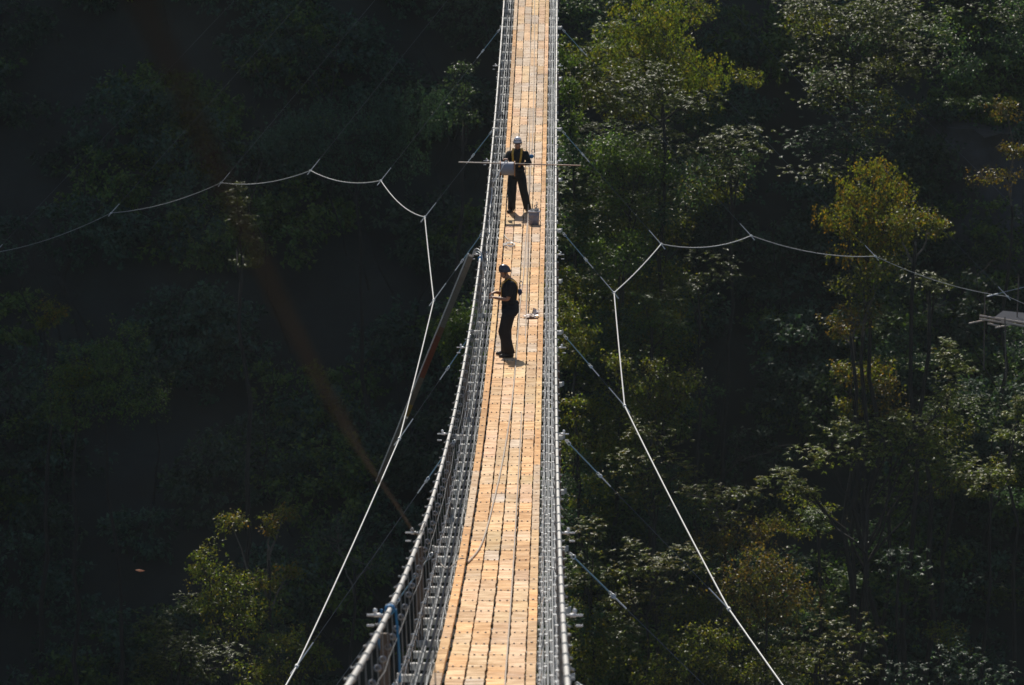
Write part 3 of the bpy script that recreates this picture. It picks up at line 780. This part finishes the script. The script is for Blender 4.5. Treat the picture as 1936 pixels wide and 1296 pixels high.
def foliage(ell, kind, pal, dens, g):
    """ell list of (centre, rx, ry, rz). returns leaf arrays and cluster tips"""
    tips = []; Bs = []; As = []; Ns = []; Ls = []; Ws = []; Cs = []
    pal_ = np.array(PAL[pal])
    for c, rx, ry, rz in ell:
        c = np.array(c); area = (rx * rz + rx * ry + ry * rz) / 3
        nb = max(6, int(14 * area ** .9 * dens))
        for _ in range(nb):
            q = g.normal(size=3); q /= np.linalg.norm(q); rad = g.uniform(.35, 1.0) ** .5
            bc = c + q * rad * np.array([rx, ry, rz]) * g.uniform(.85, 1.08)
            tips.append(bc)
            spread = g.uniform(.22, .5) * min(1.0, max(rx, .5))
            nt_ = g.integers(7, 14)
            for _ in range(nt_):
                tp = bc + g.normal(size=3) * spread * np.array([1.1, 1.1, .5])
                out = (tp - c) / (np.array([rx, ry, rz])); out /= (np.linalg.norm(out) + 1e-6)
                if kind == 'rosette':
                    k = g.integers(6, 10); w = g.uniform(0, 2 * np.pi, k)
                    a = np.stack([np.cos(w), np.sin(w), g.uniform(-.55, .15, k)], 1) + out * .35
                    nrm = np.tile([0, 0, 1.], (k, 1)) + g.normal(size=(k, 3)) * .28
                    l = g.uniform(.13, .23, k); wd = l * .19
                    b = np.tile(tp, (k, 1)) + g.normal(size=(k, 3)) * .02
                elif kind == 'broad':
                    k = g.integers(6, 11)
                    a = g.normal(size=(k, 3)) * .6 + out * .5 + np.array([0, 0, -.35])
                    nrm = np.tile([0, 0, 1.], (k, 1)) + g.normal(size=(k, 3)) * .5
                    l = g.uniform(.09, .17, k); wd = l * .30
                    b = np.tile(tp, (k, 1)) + g.normal(size=(k, 3)) * .10
                else:                                     # drooping: fine leaves on hanging twigs
                    k = g.integers(8, 13)
                    b = np.tile(tp, (k, 1)) + np.stack([g.normal(size=k) * .06, g.normal(size=k) * .06, -g.uniform(0, .55, k)], 1)
                    a = g.normal(size=(k, 3)) * .5 + np.array([0, 0, -.9]); nrm = g.normal(size=(k, 3)) + np.array([0, 0, .6])
                    l = g.uniform(.10, .16, k); wd = l * .28
                Bs.append(b); As.append(a); Ns.append(nrm); Ls.append(l); Ws.append(wd)
                cc = pal_[g.integers(0, len(pal_))] * .65 + pal_[g.integers(0, len(pal_), k)] * .35
                Cs.append(cc * g.uniform(.5, 1.55, (k, 1)))
    return [np.concatenate(z) for z in (Bs, As, Ns, Ls, Ws, Cs)], tips
def wob_line(a, b, g, k=5, amt=.08, sag=0):
    a = np.array(a); b = np.array(b); L = np.linalg.norm(b - a); out = []
    for i in range(k + 1):
        t = i / k; p = a + (b - a) * t
        if 0 < i < k: p = p + g.normal(size=3) * amt * L / k * 1.5
        p[2] -= 4 * t * (1 - t) * sag; out.append(Vector(p))
    return out
def tree(label, ells, kind, pal, d=None, dens=1.0, seed=0, name="tree", cat="tree", trunk_uv=None, bark="bark", leafm=None, group=None, bare=0):
    """ells: (u, v, ru, rv) ellipses of the crown in photograph pixels; each at its own depth on the slope"""
    g = np.random.default_rng(seed); E3 = []
    u0 = sum(e[0] for e in ells) / len(ells); v0 = sum(e[1] for e in ells) / len(ells)
    d = d or (229 - 27 * v0 / 1296.0)
    for e in ells:
        dd = d + (e[4] if len(e) > 4 else g.uniform(-.6, .6))
        c = P(e[0], e[1], dd); s = dd / FPX; rx, rz = e[2] * s, e[3] * s
        E3.append((np.array(c), rx, max(.6, (rx + rz) * .5), rz))
    tu, tv = trunk_uv or (u0, max(e[1] + e[3] * .3 for e in ells))
    tp = np.array(P(tu, tv, d)); zg = float(ground_z(tp[0], tp[1] + 1.0)) - .5
    foot = np.array([tp[0] + g.uniform(-1, 1), tp[1] + 1.0, zg])
    root = empty(name, tuple(foot)); tag(root, label, cat, group)
    H = tp[2] - zg
    m = MB(); r0 = min(.16, .045 + H * .0045)
    tpts = wob_line(foot, tp, g, 9, .05)
    m.tube(tpts, [r0 * (1 - .55 * i / 9) for i in range(10)], 8)
    (la, tips) = foliage(E3, kind, pal, dens, g)
    o = m.build("trunk", M["bark"], smooth=True); at_root(o, root)
    lm = MB()
    for c, rx, ry, rz in E3:                        # limbs to each lobe, twigs to each cluster
        start = tpts[-1].lerp(tpts[-2], g.uniform(0, min(1, 2.5 / max(.1, H / 9)))) if len(E3) > 1 else tpts[-1]
        low = c - np.array([0, 0, rz * .45])
        lp = wob_line(start, low, g, 5, .12, -.05 * np.linalg.norm(np.array(start) - low))
        rr = r0 * .38
        lm.tube(lp, [rr * (1 - .6 * i / 5) for i in range(6)], 6)
        mine = [t for t in tips if np.linalg.norm((t - c) / np.array([rx, ry, rz])) < 1.25]
        for t in mine:
            if g.random() < .75:
                s0 = lp[g.integers(2, 6)]
                lm.tube(wob_line(s0, t, g, 4, .14), [rr * .35, rr * .26, rr * .2, rr * .14, rr * .07], 4, caps=False)
    for _ in range(bare):
        c, rx, ry, rz = E3[g.integers(0, len(E3))]
        q = g.normal(size=3); q[2] = abs(q[2]); q /= np.linalg.norm(q)
        lm.tube(wob_line(c - np.array([0, 0, rz * .6]), c + q * np.array([rx, ry, rz]) * g.uniform(1.2, 1.7), g, 6, .12), [.022, .018, .015, .012, .009, .006, .003], 4)
    at_root(lm.build("limbs", M[bark]), root)
    leaf_mesh("crown", *la, M[leafm or ('fine' if kind == 'droop' else 'leaf')], parent=root)
    return root

# lit trees and shrubs, each at its place (crown ellipses in photograph pixels at 200-230 m)
T = [
 ("yellow green drooping birch at the top right of the bridge, small orange patch in it", [(1225, 25, 62, 52), (1190, 85, 55, 50), (1265, 85, 40, 50), (1250, 130, 70, 36), (1335, 130, 50, 34)], 'droop', 'yellowgreen', dict(dens=1.1)),
 ("broadleaf tree with white glinting leaves just below the yellow green birch", [(1200, 165, 55, 48), (1245, 160, 42, 46), (1315, 190, 40, 22)], 'rosette', 'glossy', dict(dens=1.1, d=222)),
 ("tall glossy green tree filling the top right of the photo", [(1520, 20, 48, 50), (1600, 10, 90, 34), (1530, 90, 45, 50), (1620, 60, 60, 40), (1700, 50, 60, 60), (1720, 110, 70, 50), (1580, 170, 60, 50), (1650, 150, 50, 45)], 'rosette', 'glossy', dict(dens=.85)),
 ("dark green crown with silvery glints below the tall tree at the top right", [(1600, 240, 65, 45), (1540, 270, 50, 40), (1660, 200, 50, 35)], 'rosette', 'bluegreen', dict(dens=.8)),
 ("rounded crown with bright leaf edge midway between the bridge and the orange birch", [(1395, 260, 52, 30), (1340, 290, 55, 34), (1420, 280, 30, 24), (1370, 325, 60, 24)], 'rosette', 'glossy', dict(dens=1.0)),
 ("loose green tree close right of the bridge beside the far worker", [(1165, 285, 38, 34), (1150, 320, 34, 40), (1210, 300, 40, 34), (1250, 325, 36, 22), (1180, 380, 44, 20)], 'broad', 'green', dict(dens=1.3)),
 ("small pale green shrubby crown by the kink of the right wind cable", [(1145, 470, 30, 22), (1175, 492, 40, 30), (1195, 455, 24, 14)], 'broad', 'green', dict(dens=1.3)),
 ("sparse tree right of the kink of the right wind cable in half shade", [(1340, 500, 60, 28), (1300, 540, 40, 22)], 'rosette', 'glossy', dict(dens=.6)),
 ("golden orange birch standing alone at the right side", [(1655, 330, 45, 42), (1690, 345, 40, 42), (1620, 390, 55, 44), (1690, 410, 60, 42), (1640, 450, 60, 40), (1580, 395, 22, 34), (1600, 350, 30, 24)], 'droop', 'orange', dict(dens=.95, d=211)),
 ("small orange maple leaning out right of the golden birch", [(1730, 415, 34, 24), (1765, 425, 24, 18), (1700, 430, 24, 18)], 'broad', 'orange', dict(dens=1.5, d=208.5, bark="pbark")),
 ("thin bright shrub on the ledge under the golden birch", [(1745, 530, 32, 12), (1770, 540, 16, 9)], 'rosette', 'glossy', dict(dens=1.6, d=210)),
 ("leafy shrub with pale twigs reaching left from the rock, upper one", [(1660, 510, 40, 22), (1620, 545, 36, 22)], 'broad', 'mixed', dict(dens=1.3, bare=8, bark="pbark", d=209)),
 ("russet shrub with bare pale twigs on the rock edge, lower one", [(1625, 600, 44, 20), (1590, 628, 16, 12)], 'broad', 'russet', dict(dens=1.2, bare=12, bark="pbark", d=209)),
 ("brownish lit branch tips at the right edge above the rock", [(1905, 210, 34, 16), (1920, 280, 26, 18), (1890, 330, 40, 12)], 'broad', 'russet', dict(dens=1.0, bare=8, bark="pbark")),
 ("yellow topped small tree under the rock at the right", [(1640, 695, 38, 17), (1590, 700, 16, 10), (1640, 720, 34, 16), (1612, 765, 24, 14)], 'broad', 'orange', dict(dens=1.6)),
 ("brown green shrub crown beside the yellow topped tree", [(1690, 740, 26, 26), (1680, 780, 30, 20)], 'broad', 'russet', dict(dens=1.1)),
 ("big chestnut tree with bright top leaves and dark inside at the lower right", [(1480, 905, 32, 26), (1560, 860, 46, 16), (1610, 820, 46, 22), (1680, 800, 46, 20), (1735, 810, 48, 24), (1790, 770, 40, 22), (1800, 730, 26, 22), (1750, 850, 44, 26), (1800, 880, 44, 24), (1515, 925, 24, 12), (1640, 850, 34, 16)], 'rosette', 'bright', dict(dens=1.25, trunk_uv=(1640, 960), d=204)),
 ("slender shoots rising above the big chestnut tree near the scaffold", [(1785, 655, 14, 16), (1812, 700, 22, 14), (1790, 680, 10, 12)], 'rosette', 'bright', dict(dens=1.6)),
 ("leafy bough hanging low right of the big chestnut tree", [(1870, 885, 34, 18), (1905, 905, 24, 14), (1850, 920, 24, 16)], 'rosette', 'bright', dict(dens=1.5)),
 ("green foliage cut by the right edge below the scaffold", [(1925, 775, 22, 26), (1910, 820, 26, 16)], 'rosette', 'bright', dict(dens=1.4)),
 ("tall yellowing tree behind the right wind cable, upper crown", [(1170, 690, 28, 26), (1230, 710, 50, 24), (1290, 715, 40, 26), (1280, 755, 46, 28), (1220, 760, 46, 26)], 'broad', 'mixed', dict(dens=1.25)),
 ("narrow green crown right of the near worker below the cable kink", [(1215, 560, 26, 26), (1225, 600, 26, 26), (1260, 610, 34, 20)], 'rosette', 'green', dict(dens=1.2)),
 ("loose tree behind the right wind cable at mid height of its lower run", [(1250, 830, 40, 28), (1200, 870, 40, 36), (1240, 930, 50, 34), (1290, 880, 36, 26), (1200, 810, 24, 20)], 'rosette', 'mixed', dict(dens=.95)),
 ("branching tree with thin grey boughs crossing toward the big chestnut", [(1370, 945, 50, 20), (1320, 930, 34, 20), (1410, 930, 24, 14), (1370, 980, 44, 18)], 'rosette', 'mixed', dict(dens=.9, bare=14, bark="pbark")),
 ("reddish brown crown right of the lower wind cable", [(1395, 1010, 48, 24), (1340, 1030, 42, 22), (1440, 1000, 26, 16)], 'broad', 'russet', dict(dens=1.3, bare=5)),
 ("lone pale green tuft hanging over the dark hollow at the lower right", [(1545, 975, 22, 18), (1548, 990, 18, 12)], 'rosette', 'green', dict(dens=1.7)),
 ("dense russet green tree at the bottom right of the bridge behind the lower wind cable", [(1440, 1070, 60, 30), (1500, 1110, 50, 34), (1400, 1110, 50, 30), (1460, 1150, 60, 30)], 'broad', 'russet', dict(dens=1.1)),
 ("speckled green tree left of the clamp low on the right wind cable", [(1240, 1080, 60, 40), (1180, 1060, 44, 34), (1290, 1060, 50, 34), (1230, 1150, 60, 34), (1170, 1130, 34, 30)], 'rosette', 'mixed', dict(dens=.75)),
 ("pale green tree cut by the bottom edge right of the bridge", [(1300, 1240, 60, 36), (1380, 1260, 60, 34), (1240, 1280, 40, 26), (1340, 1200, 44, 24)], 'broad', 'mixed', dict(dens=1.2)),
 ("speckled tree at the bottom edge right of the lower wind cable", [(1540, 1210, 70, 40), (1620, 1190, 46, 34), (1480, 1250, 50, 34), (1600, 1260, 60, 30)], 'rosette', 'mixed', dict(dens=.6)),
 ("dark tree with scattered glints in the bottom right corner", [(1790, 1240, 60, 30), (1850, 1270, 60, 26), (1720, 1270, 50, 26)], 'rosette', 'bluegreen', dict(dens=.55)),
 ("dim blue green shrub in the shade far right of the lower wind cable", [(1700, 1060, 44, 20)], 'rosette', 'bluegreen', dict(dens=.6)),
 ("bright leafy bush close behind the right netting at the top of the photo", [(1070, 110, 14, 30), (1075, 175, 16, 36), (1085, 230, 16, 24)], 'broad', 'green', dict(dens=1.8, d=226)),
 ("lit bush close behind the right netting beside the near worker", [(1075, 600, 18, 40), (1085, 670, 24, 36), (1110, 640, 18, 30)], 'broad', 'mixed', dict(dens=1.4)),
 ("yellow green bush close behind the right netting lower down", [(1085, 770, 26, 34), (1085, 860, 28, 34), (1110, 930, 30, 34)], 'broad', 'yellowgreen', dict(dens=.7)),
 ("green speckled bush at the right netting near the bottom", [(1110, 1010, 34, 34), (1110, 1100, 30, 34)], 'rosette', 'mixed', dict(dens=.7)),
 # left of the bridge
 ("bright green sunlit bush close behind the left handrail beside the near worker", [(880, 600, 34, 22), (862, 640, 28, 26), (890, 690, 20, 24), (868, 665, 22, 20)], 'broad', 'green', dict(dens=4.0, d=194)),
 ("sparse tree with tiny glints left of the bridge near the top", [(872, 150, 18, 44), (885, 200, 16, 30)], 'broad', 'deep', dict(dens=.5, d=222)),
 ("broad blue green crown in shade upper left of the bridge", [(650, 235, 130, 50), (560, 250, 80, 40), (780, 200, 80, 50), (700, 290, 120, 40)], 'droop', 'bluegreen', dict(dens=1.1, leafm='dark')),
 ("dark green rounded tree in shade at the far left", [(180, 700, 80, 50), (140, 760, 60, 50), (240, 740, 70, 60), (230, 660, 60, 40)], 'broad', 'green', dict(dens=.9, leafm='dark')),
 ("yellow green leaf fringe on the left side of the dark rounded tree", [(120, 720, 20, 30), (150, 700, 16, 14)], 'broad', 'yellowgreen', dict(dens=2.0, leafm='fine')),
 ("small orange tinted shrub at the far left edge", [(105, 580, 22, 18), (90, 608, 10, 6)], 'broad', 'orange', dict(dens=1.6)),
 ("bare pale sapling with a few orange leaf tufts at the lower left", [(440, 990, 22, 20), (505, 985, 12, 22), (538, 970, 9, 12), (510, 1098, 24, 14), (545, 1085, 12, 10)], 'broad', 'orange', dict(dens=1.6, bare=14, bark="pbark", trunk_uv=(508, 1040), d=203)),
 ("green and yellow tree at the lower left behind the glossy shrub", [(380, 1060, 32, 32), (425, 1090, 46, 34), (400, 1130, 40, 30), (470, 1130, 50, 40), (450, 1180, 50, 34)], 'broad', 'yellowgreen', dict(dens=1.0, d=201)),
 ("pale glossy leaved shrub in the lower left corner", [(300, 1180, 40, 30), (340, 1230, 50, 34), (290, 1260, 40, 30), (400, 1250, 44, 34), (360, 1140, 30, 20)], 'rosette', 'glossy', dict(dens=1.2, d=197)),
 ("russet tipped shrub beside the left wind cable at the bottom", [(560, 1210, 40, 24), (590, 1240, 30, 24), (530, 1260, 40, 24), (470, 1270, 40, 24)], 'broad', 'mixed', dict(dens=1.2, d=197)),
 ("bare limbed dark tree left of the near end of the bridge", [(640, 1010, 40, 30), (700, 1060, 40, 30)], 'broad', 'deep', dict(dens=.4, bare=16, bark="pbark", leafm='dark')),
 ("glinting thin tree behind the blurred brown rope", [(455, 420, 22, 30), (448, 370, 16, 24), (470, 480, 20, 36)], 'rosette', 'glossy', dict(dens=.9, d=208)),
]
for i, (lab, ells, kind, pal, kw) in enumerate(T):
    cat_ = "shrub" if ("shrub" in lab or "bush" in lab or "tuft" in lab or "shoots" in lab) else "tree"
    nm = {"droop": "birch_tree"}.get(kind, "broadleaf_tree") if cat_ == "tree" else "shrub"
    tree(lab, ells, kind, pal, seed=100 + i, name=nm, cat=cat_, **kw)

# the woods on the slope behind: one mass in the shade, one catching some sun
g = np.random.default_rng(5); E3 = []; E4 = []
def px_of(p):
    X, Y_, Z_ = p; d = Y_ * CP - Z_ * SP; yy = -(Y_ * SP + Z_ * CP); return 968 + X / d * FPX, 648 + yy / d * FPX
for _ in range(480):
    y = g.uniform(203, 262); x = g.uniform(-36, 38); z = float(ground_z(x, y)); r = g.uniform(1.3, 3.0)
    E3.append((np.array([x, y, z + r * .8 + g.uniform(-.5, 1.5)]), r, r, r * g.uniform(.6, .9)))
while len(E4) < 270:
    y = g.uniform(200, 246); x = g.uniform(1.5, 30); z = float(ground_z(x, y)); r = g.uniform(.7, 1.9)
    p = np.array([x, y, z + g.uniform(2, 17)]); u, v = px_of(p)
    if not (-60 < v < 1330) or (1290 < u < 1640 and 440 < v < 940) or (u > 1560 and v > 960 and g.random() < .85) or (1690 < u and 200 < v < 640): continue
    if (u > 1300 and g.random() < .6) or (1340 < u < 1570 and 330 < v < 960) or (1250 < u < 1500 and 40 < v < 140): continue
    E4.append((p, r, r, r * g.uniform(.4, .7)))
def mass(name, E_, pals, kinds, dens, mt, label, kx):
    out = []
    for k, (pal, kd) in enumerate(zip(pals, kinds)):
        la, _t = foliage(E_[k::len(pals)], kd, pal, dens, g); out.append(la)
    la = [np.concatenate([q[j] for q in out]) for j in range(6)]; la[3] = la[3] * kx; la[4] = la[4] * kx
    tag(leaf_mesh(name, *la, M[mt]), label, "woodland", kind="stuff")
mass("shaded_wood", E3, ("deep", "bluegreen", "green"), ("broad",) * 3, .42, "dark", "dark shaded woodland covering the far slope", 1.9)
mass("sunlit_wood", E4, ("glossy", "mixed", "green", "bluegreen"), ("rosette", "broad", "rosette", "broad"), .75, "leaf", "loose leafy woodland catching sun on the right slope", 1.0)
tw = MB()
for _ in range(120):
    y = g.uniform(203, 245); x = g.uniform(-34, 2) if g.random() < .7 else g.uniform(2, 34); z = float(ground_z(x, y)); h = g.uniform(4, 9)
    top = np.array([x + g.normal() * 2.2, y - .5, z + h]); ln = wob_line((x, y, z), top, g, 6, .1); tw.tube(ln, [.07, .06, .05, .04, .032, .024, .012], 4)
    for _ in range(4):
        s0 = ln[g.integers(2, 6)]; tw.tube(wob_line(s0, np.array(s0) + np.array([g.normal() * 1.3, g.normal() * .8, g.uniform(.4, 2.4)]), g, 4, .15), [.03, .022, .016, .011, .005], 3)
o = tw.build("bare_underwood", M["bark"], kind="stuff"); tag(o, "thin bare stems standing in the shaded woodland", "underwood")

# rock buttress on the right
def rock(label, u0, v0, u1, v1, d, depth, seed):
    g = np.random.default_rng(seed); m = MB(); nu, nv = 26, 30
    vs = []; fs = []
    for j in range(nv + 1):
        t = j / nv; v = v0 + (v1 - v0) * t
        cu = (u0 + u1) / 2 - (u1 - u0) * .12 * t + 12 * math.sin(t * 9); hw = (u1 - u0) / 2 * (.35 + .65 * math.sin(math.pi * min(1, t * .6 + .12)) ** .8)
        for i in range(nu):
            w = 2 * math.pi * i / nu
            k = 1 + .13 * math.sin(3 * w + j * .7) + .09 * math.sin(7 * w - j * 1.3) + g.normal() * .035
            c = P(cu, v, d + 2.5 - t * 6); s = d / FPX
            vs.append(c + Vector((math.cos(w) * hw * s * k, math.sin(w) * depth * k, g.normal() * .1)))
    for j in range(nv):
        for i in range(nu):
            i2 = (i + 1) % nu; fs.append((j * nu + i, j * nu + i2, (j + 1) * nu + i2, (j + 1) * nu + i))
    fs.append(tuple(range(nu)))
    m._add(vs, fs); o = m.build("rock_buttress", M["rock"], smooth=True); tag(o, label, "rock")
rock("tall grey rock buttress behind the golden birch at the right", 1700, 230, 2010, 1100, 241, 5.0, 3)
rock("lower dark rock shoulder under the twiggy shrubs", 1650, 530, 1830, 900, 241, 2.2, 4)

# scaffold platform at the right edge
dsf = 207.0; s = dsf / FPX
root = empty("scaffold_platform", tuple(P(1900, 612, dsf))); tag(root, "small timber scaffold platform with upright poles at the right edge", "scaffold")
def pole(name, a, b, r, mt): 
    m = MB(); m.tube([a, b], r, 6); at_root(m.build(name, M[mt]), root)
pole("standard", P(1862, 552, dsf), P(1860, 700, dsf), .030, "post")
pole("standard", P(1900, 600, dsf - 1.0), P(1902, 720, dsf - 1.0), .030, "post")
pole("standard", P(1926, 520, dsf + 1.2), P(1923, 600, dsf + 1.2), .030, "post")
for a, b in (((1852, 597), (1950, 613)), ((1852, 603), (1950, 619)), ((1867, 612), (1890, 617)), ((1892, 607), (1950, 621))):
    pole("ledger", P(a[0], a[1], dsf - .5), P(b[0], b[1], dsf - .5), .045, "bamboo")
pole("putlog", P(1832, 612, dsf - .8), P(1866, 605, dsf), .035, "bamboo"); pole("putlog", P(1882, 620, dsf - 1.2), P(1912, 614, dsf - .4), .035, "bamboo")
m = MB(); a, b, c_, e = P(1868, 600, dsf - .4), P(1990, 619, dsf - .4), P(1990, 596, dsf + 3.5), P(1905, 593, dsf + 3.5)
m.box((a + b + c_ + e) / 4, (b - a + c_ - e) / 4, (e - a + c_ - b) / 4, Vector((0, 0, .03))); at_root(m.build("platform_board", M["tarp"]), root)
m = MB(); m.tube(wob_line(P(1866, 561, dsf), P(1950, 540, dsf + 2), np.random.default_rng(1), 4, .01), .012, 5)
m.tube([P(1866, 561, dsf), P(1886, 556, dsf + .4)], .030, 6)
o = m.build("stay_wire", M["wire"]); tag(o, "short stay wire running from the scaffold pole to the right edge", "wire")
# a leaf drifting in the air at the lower left
la = (np.array([P(255, 1078, 60.0)]), np.array([[1., .2, -.03]]), np.array([[0., -.5, 1.]]), np.array([.13]), np.array([.030]), np.array([[.34, .10, .04]]))
o = leaf_mesh("falling_leaf", *la, M["fine"]); tag(o, "single orange leaf drifting in the air at the lower left", "leaf")

# ------------------------------------------------------------------ air
m = MB(); m.box((0, 415, 70), (640, 0, 0), (0, 500, 0), (0, 0, 235))
hz = bpy.data.materials.new("air"); hz.use_nodes = True; t = hz.node_tree; t.nodes.clear()
vo = t.nodes.new("ShaderNodeVolumePrincipled"); vo.inputs["Density"].default_value = 0.00008; vo.inputs["Color"].default_value = (.84, .96, .98, 1); vo.inputs["Anisotropy"].default_value = 0.0
ou = t.nodes.new("ShaderNodeOutputMaterial"); t.links.new(vo.outputs[0], ou.inputs["Volume"])
tag(m.build("haze", hz), "thin haze filling the gorge", "haze", kind="stuff")
